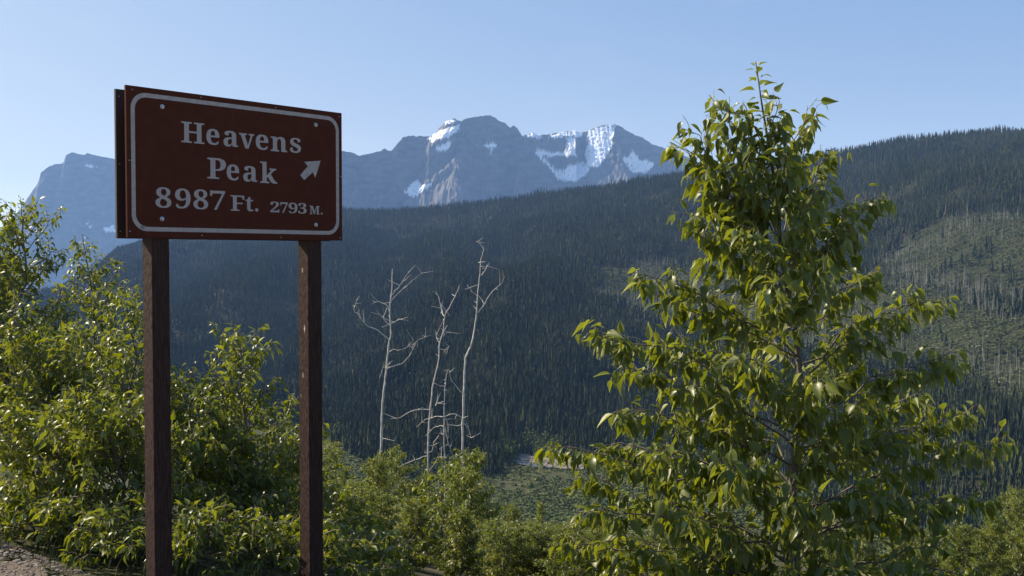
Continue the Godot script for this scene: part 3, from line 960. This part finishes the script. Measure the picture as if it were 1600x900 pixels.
func build_sign() -> void:
	var w := 1.231
	var h := 0.689
	var root := Node3D.new()
	root.name = numbered("park_sign")
	root.transform = Transform3D(Basis(SIGN_U, Vector3.UP, SIGN_N), sign_at)
	meta(root, "brown roadside sign reading Heavens Peak 8987 Ft. 2793 M. on two square posts", "sign")
	add_child(root)
	var brown := mat(0.074, 0.025, 0.016, 0.7, 0.12)
	brown.albedo_texture = noise_tex(0.012, Color(0.91, 0.9, 0.9), Color(1, 1, 1), 3, 512)
	brown.uv1_triplanar = true
	brown.uv1_scale = Vector3.ONE * 2.0
	var edge := mat(0.03, 0.016, 0.012, 0.8)
	var white := mat(0.37, 0.33, 0.315, 0.5, 0.4)
	white.albedo_texture = noise_tex(0.03, Color(0.86, 0.85, 0.85), Color(1, 1, 1), 8, 256)
	white.uv1_triplanar = true
	white.uv1_scale = Vector3.ONE * 4.0
	var steel := mat(0.4, 0.42, 0.45, 0.35)
	steel.metallic = 0.9
	var b := Bag.new()
	box(b, Vector3(0, 0, -0.014), Vector3(w, h, 0.0))
	var front := part("front_panel", arrays_mesh(b.v, b.i, false), brown, root)
	b = Bag.new()
	box(b, Vector3(0.004, -0.003, -0.118), Vector3(w - 0.004, h - 0.006, -0.104))
	var back := part("back_panel", arrays_mesh(b.v, b.i, false), edge, root)
	# border line
	b = Bag.new()
	var outer := rounded(Vector2(0.021, 0.03), Vector2(w - 0.021, h - 0.026), 0.075)
	var inner := rounded(Vector2(0.041, 0.05), Vector2(w - 0.041, h - 0.046), 0.057)
	for k in outer.size():
		b.v.append(Vector3(outer[k].x, outer[k].y, 0.0012))
		b.v.append(Vector3(inner[k].x, inner[k].y, 0.0012))
	for k in outer.size():
		var p := k * 2
		var q := ((k + 1) % outer.size()) * 2
		b.i.append_array([p, p + 1, q, q, p + 1, q + 1])
	part("border", arrays_mesh(b.v, b.i, false), white, front)
	# lettering: character, left and right in the enlarged photograph, foot of the line there; cap height of the line
	var font := SystemFont.new()
	font.font_names = PackedStringArray(["Droid Serif"])
	font.font_weight = 700
	var lines := [
		[[437, 232, 340], [["H", 377, 497, 340], ["e", 508, 575, 352], ["a", 597, 672, 361], ["v", 678, 757, 370], ["e", 765, 830, 378], ["n", 843, 928, 386], ["s", 943, 1000, 394]]],
		[[560, 421, 529], [["P", 513, 610, 529], ["e", 614, 678, 538], ["a", 700, 772, 545], ["k", 788, 877, 552]]],
		[[283, 577, 681], [["8", 243, 325, 681], ["9", 345, 425, 685], ["8", 440, 517, 689], ["7", 528, 606, 692]]],
		[[670, 617, 697], [["F", 634, 705, 697], ["t", 712, 752, 700], [".", 762, 778, 702]]],
		[[860, 650, 705], [["2", 841, 887, 705], ["7", 893, 932, 708], ["9", 936, 982, 710], ["3", 986, 1030, 712]]],
		[[1070, 672, 715], [["M", 1045, 1098, 715], [".", 1104, 1113, 717]]]]
	var probe := TextMesh.new()
	probe.font = font
	probe.font_size = 96
	probe.pixel_size = 0.01
	probe.text = "H"
	var cap := probe.get_aabb().size.y
	for l in lines:
		var c: Array = l[0]
		var tall := zoomed(c[0], c[1]).y - zoomed(c[0], c[2]).y
		for q in l[1]:
			var t := TextMesh.new()
			t.font = font
			t.font_size = 96
			t.pixel_size = 0.01
			t.depth = 0.05
			t.curve_step = 1.0
			t.text = q[0]
			t.horizontal_alignment = HORIZONTAL_ALIGNMENT_LEFT
			t.vertical_alignment = VERTICAL_ALIGNMENT_BOTTOM
			var box_ := t.get_aabb()
			var left := zoomed(q[1], q[3])
			var right := zoomed(q[2], q[3])
			var sx := (right.x - left.x) / box_.size.x
			var sy := tall / cap
			# round letters dip a little below the line; all sit on it by their lowest point
			var o := part("letter", t, white, front)
			o.transform = Transform3D(Basis(Vector3(sx, 0, 0), Vector3(0, sy, 0), Vector3(0, 0, 0.03)), Vector3(left.x - box_.position.x * sx, left.y - box_.position.y * sy, 0.0014))
	var arrow := PackedVector2Array()
	for q in [[1103, 437], [1018, 443], [1036, 466], [996, 513], [1018, 538], [1062, 497], [1075, 527]]:
		arrow.append(zoomed(q[0], q[1]))
	part("arrow", flat_shape(arrow, 0.0013), white, front)
	# bolts and nails
	var bolt := Bag.new()
	tube(bolt, PackedVector3Array([Vector3(0, 0, 0), Vector3(0, 0, 0.002)]), 0.0105, 0.0105, 12)
	tube(bolt, PackedVector3Array([Vector3(0, 0, 0.002), Vector3(0, 0, 0.007), Vector3(0, 0, 0.0085)]), 0.0075, 0.0055, 8)
	var bolt_mesh := arrays_mesh(bolt.v, bolt.i)
	for q in [[278, 155], [1078, 250], [277, 740], [1079, 771]]:
		var p := zoomed(q[0], q[1])
		part("bolt", bolt_mesh, steel, front, Transform3D(Basis(), Vector3(p.x, p.y, 0.0)))
	var nail := SphereMesh.new()
	nail.radius = 0.0042
	nail.height = 0.006
	nail.radial_segments = 8
	nail.rings = 4
	for q in [[122, 67], [480, 108], [869, 160], [1200, 208], [110, 805], [485, 826], [897, 837], [1205, 838], [106, 435], [1208, 520]]:
		var p := zoomed(q[0], q[1])
		part("nail", nail, steel, front, Transform3D(Basis(), Vector3(clampf(p.x, 0.008, w - 0.008), p.y, 0.0)))
	for q in [0.03, 0.34, 0.65]:
		part("nail", nail, steel, back, Transform3D(Basis(), Vector3(0.02, q, -0.104)))
	# a scuff of bare metal where the border was hit
	var scuff := PackedVector2Array()
	var sp := zoomed(176, 782)
	for k in 11:
		var a := TAU * k / 11.0
		scuff.append(sp + Vector2(cos(a), sin(a) * 0.8) * (0.012 + 0.005 * sin(k * 2.3)))
	part("scuff", flat_shape(scuff, 0.0021), mat(0.17, 0.16, 0.16, 0.7), front)
	# posts
	var wood := mat(0.066, 0.037, 0.03, 0.75, 0.25)
	wood.albedo_texture = noise_tex(0.02, Color(0.6, 0.58, 0.56), Color(1, 1, 1), 21, 512)
	wood.uv1_triplanar = true
	wood.uv1_scale = Vector3(9, 0.7, 9)
	wood.normal_enabled = true
	wood.normal_texture = noise_tex(0.05, Color.BLACK, Color.WHITE, 22, 512, true, 6.0)
	wood.normal_scale = 0.6
	var chip_mat := mat(0.4, 0.33, 0.26, 0.9)
	var side := 0.089
	var posts := [on_panel(239.5, 372).x, on_panel(484.0, 374).x]
	for k in 2:
		var x: float = posts[k]
		b = Bag.new()
		box(b, Vector3(x, -2.6, -0.1035), Vector3(x + side, h - 0.05, -0.0145), 0.003)
		var post := part("post", arrays_mesh(b.v, b.i, false), wood, root)
		if k == 1:
			for q in [[-0.16, 0.006, 0.018, 0.05], [-0.47, 0.007, 0.03, 0.034], [-0.72, 0.0045, 0.022, 0.05], [-0.83, 0.003, 0.012, 0.07]]:
				# flakes of lost paint on the lit side
				var pts := PackedVector2Array()
				for j in 12:
					var a := TAU * j / 12.0
					pts.append(Vector2(cos(a) * q[1], sin(a) * q[2]) * 0.7 * (1.0 + 0.3 * sin(j * 4.1 + q[0] * 9.0)))
				part("paint_chip", flat_shape(pts, 0.0008), chip_mat, post, Transform3D(Basis(Vector3(0, 0, 1), Vector3.UP, Vector3(-1, 0, 0)), Vector3(x, q[0], -0.0145 - q[3])))

func build_shoulder() -> void:
	var pts := PackedVector2Array()
	var k := 0
	var x := -14.0
	while x <= 14.0:
		pts.append(Vector2(x, -(shoulder_edge(x) + 0.08 * sin(x * 7.0) + 0.05 * sin(x * 17.0))))
		x += 0.1
	pts.append(Vector2(14, 12))
	pts.append(Vector2(-14, 12))
	var v := PackedVector3Array()
	var tri := Geometry2D.triangulate_polygon(pts)
	for p in pts: v.append(Vector3(p.x, 0.0, p.y))
	var g := mat(1, 1, 1, 0.95, 0.2)
	g.albedo_texture = noise_tex(0.05, lin(0.06, 0.047, 0.038), lin(0.17, 0.14, 0.115), 61, 1024)
	g.uv1_triplanar = true
	g.uv1_world_triplanar = true
	g.uv1_scale = Vector3.ONE * 1.3
	structure("road_shoulder", arrays_mesh(v, tri, false), g, "brown gravel road shoulder at the foot of the saplings")
	var r := RandomNumberGenerator.new()
	r.seed = 17
	var b := Bag.new()
	for j in 12:
		var a := TAU * (j % 6) / 6.0
		b.v.append(Vector3(cos(a) * r.randf_range(0.8, 1.1), 0.5 * (j / 6) - 0.15 + r.randf() * 0.2, sin(a) * r.randf_range(0.7, 1.1)) * (1.0 if j < 6 else 0.75))
	b.v.append(Vector3(0, 0.6, 0))
	for j in 6:
		var q := (j + 1) % 6
		b.i.append_array([j, j + 6, q, q, j + 6, q + 6, j + 6, 12, q + 6])
	var stones := []
	var tints := PackedColorArray()
	for j in 9000:
		var sx := r.randf_range(-4.2, -1.0)
		var sd := shoulder_edge(sx) + 0.2 - pow(r.randf(), 1.3) * 1.6
		var z := pow(r.randf(), 2.5) * 0.014 + 0.004
		stones.append(Transform3D(Basis(Vector3.UP, r.randf() * TAU).scaled(Vector3(z, z * 0.7, z)), Vector3(sx, ground(sx, sd) + 0.001, -sd)))
		tints.append(Color(0.07, 0.056, 0.045).lerp(Color(0.22, 0.185, 0.16), r.randf()))
	meta(scatter("gravel", arrays_mesh(b.v, b.i, false), tinted(), stones, tints, self), "loose brown grey gravel on the road shoulder", "gravel", "", "stuff")
	# thin grass along the edge of the gravel and under the saplings
	var blade := arrays_mesh(PackedVector3Array([Vector3(-0.012, 0, 0), Vector3(0.012, 0, 0), Vector3(0.009, 0.55, 0.1), Vector3(-0.009, 0.55, 0.1), Vector3(0, 1, 0.38)]), PackedInt32Array([0, 2, 1, 0, 3, 2, 3, 4, 2]))
	var blades := []
	var blade_tint := PackedColorArray()
	for j in 16000:
		var gx := r.randf_range(-5.0, 4.0)
		var gd := shoulder_edge(gx) + r.randf_range(-0.12, 3.4)
		if fine.get_noise_2d(gx * 150.0, gd * 150.0) < -0.05: continue
		blades.append(Transform3D(Basis(Vector3.UP, r.randf() * TAU).scaled(Vector3.ONE * r.randf_range(0.05, 0.14)), Vector3(gx, ground(gx, gd) - 0.02, -gd)))
		blade_tint.append(Color(0.05, 0.08, 0.02).lerp(Color(0.17, 0.15, 0.06), r.randf()))
	meta(scatter("grass", blade, tinted(0.7), blades, blade_tint, self), "thin grass along the edge of the gravel shoulder", "grass", "", "stuff")

# ---------------------------------------------------------------- sky
func sky_panorama(sun: Vector3) -> ImageTexture:
	var n := FastNoiseLite.new()
	n.seed = 6
	n.frequency = 1.6
	n.fractal_octaves = 5
	var im := Image.create(1024, 512, false, Image.FORMAT_RGBF)
	for j in 512:
		var up := PI / 2 - PI * (j + 0.5) / 512.0
		for i in 1024:
			var round_ := TAU * (i + 0.5) / 1024.0
			var dir := Vector3(sin(round_) * cos(up), sin(up), -cos(round_) * cos(up))
			var e := maxf(dir.y, 0.0)
			var thick := 1.0 / (1.0 + 7.0 * e)
			var c := Vector3(0.09, 0.262, 0.61).lerp(Vector3(1.05, 1.09, 0.9), pow(thick, 2.2))
			var g := acos(clampf(dir.dot(sun), -1.0, 1.0))
			var glow := exp(-g / 0.4) * 1.25 + exp(-g / 0.6) * 3.0 * thick * thick
			c += Vector3(1.0, 0.97, 0.78) * glow
			var wisp := smoothstep(0.25, 0.75, n.get_noise_3d(dir.x * 1.5, dir.y * 7.0, dir.z * 1.5)) * 0.22 * smoothstep(0.0, 0.05, e) * smoothstep(0.7, 0.1, e)
			c = c.lerp(Vector3(0.85, 0.9, 0.97), wisp)
			c *= 0.46
			im.set_pixel(i, j, Color(c.x, c.y, c.z))
	return ImageTexture.create_from_image(im)

func _ready() -> void:
	var cam := Camera3D.new()
	cam.name = "camera"
	cam.position = EYE
	cam.rotation = Vector3(PITCH, 0, 0)
	cam.fov = rad_to_deg(2.0 * atan(450.0 / FOCAL))
	cam.near = 0.05
	cam.far = 40000.0
	cam.current = true
	add_child(cam)
	var to_sun := Vector3(-0.955, 0.82, -0.45).normalized()
	var env := Environment.new()
	env.background_mode = Environment.BG_SKY
	env.sky = Sky.new()
	var pano := PanoramaSkyMaterial.new()
	pano.panorama = sky_panorama(to_sun)
	env.sky.sky_material = pano
	env.tonemap_mode = Environment.TONE_MAPPER_LINEAR
	env.tonemap_exposure = 2.2
	env.sdfgi_enabled = true
	env.ssao_enabled = true
	env.ssil_enabled = true
	env.fog_enabled = true
	env.fog_density = 0.00005
	env.fog_light_color = lin(0.29, 0.51, 1.0)
	var we := WorldEnvironment.new()
	we.environment = env
	add_child(we)
	var sun := DirectionalLight3D.new()
	sun.name = "sun"
	sun.light_color = Color(1.0, 0.94, 0.83)
	sun.light_energy = 1.6
	sun.light_angular_distance = 0.5
	sun.shadow_enabled = true
	sun.basis = Basis.looking_at(-to_sun, Vector3.UP)
	add_child(sun)

	relief.seed = 3
	relief.frequency = 1.0 / 700.0
	relief.fractal_octaves = 3
	fine.seed = 4
	fine.frequency = 1.0 / 90.0
	fine.fractal_octaves = 3
	crag.seed = 5
	crag.frequency = 1.0 / 260.0
	crag.fractal_octaves = 2
	patchy.seed = 8
	patchy.frequency = 1.0 / 240.0
	patchy.fractal_octaves = 4
	build_terrain()
	build_mountain("far_mountain", "hazy blue mountain with a flat stepped summit beside the sign", crest_west, [], snow_west, -420.0, 700.0, 3.0, 12000.0, 2.0, 0.4, 40)
	build_mountain("snowy_mountain", "snow streaked rocky massif rising behind the wooded ridge", crest, spurs, snow_areas, 300.0, 1240.0, 0.85, 8000.0, 2.2, 0.45, 20)
	build_river()
	build_shoulder()
	build_woods()
	build_leaf_kinds()
	build_sign()
	build_dead_trees()
	build_big_sapling()
	build_left_saplings()
	build_slope_saplings()
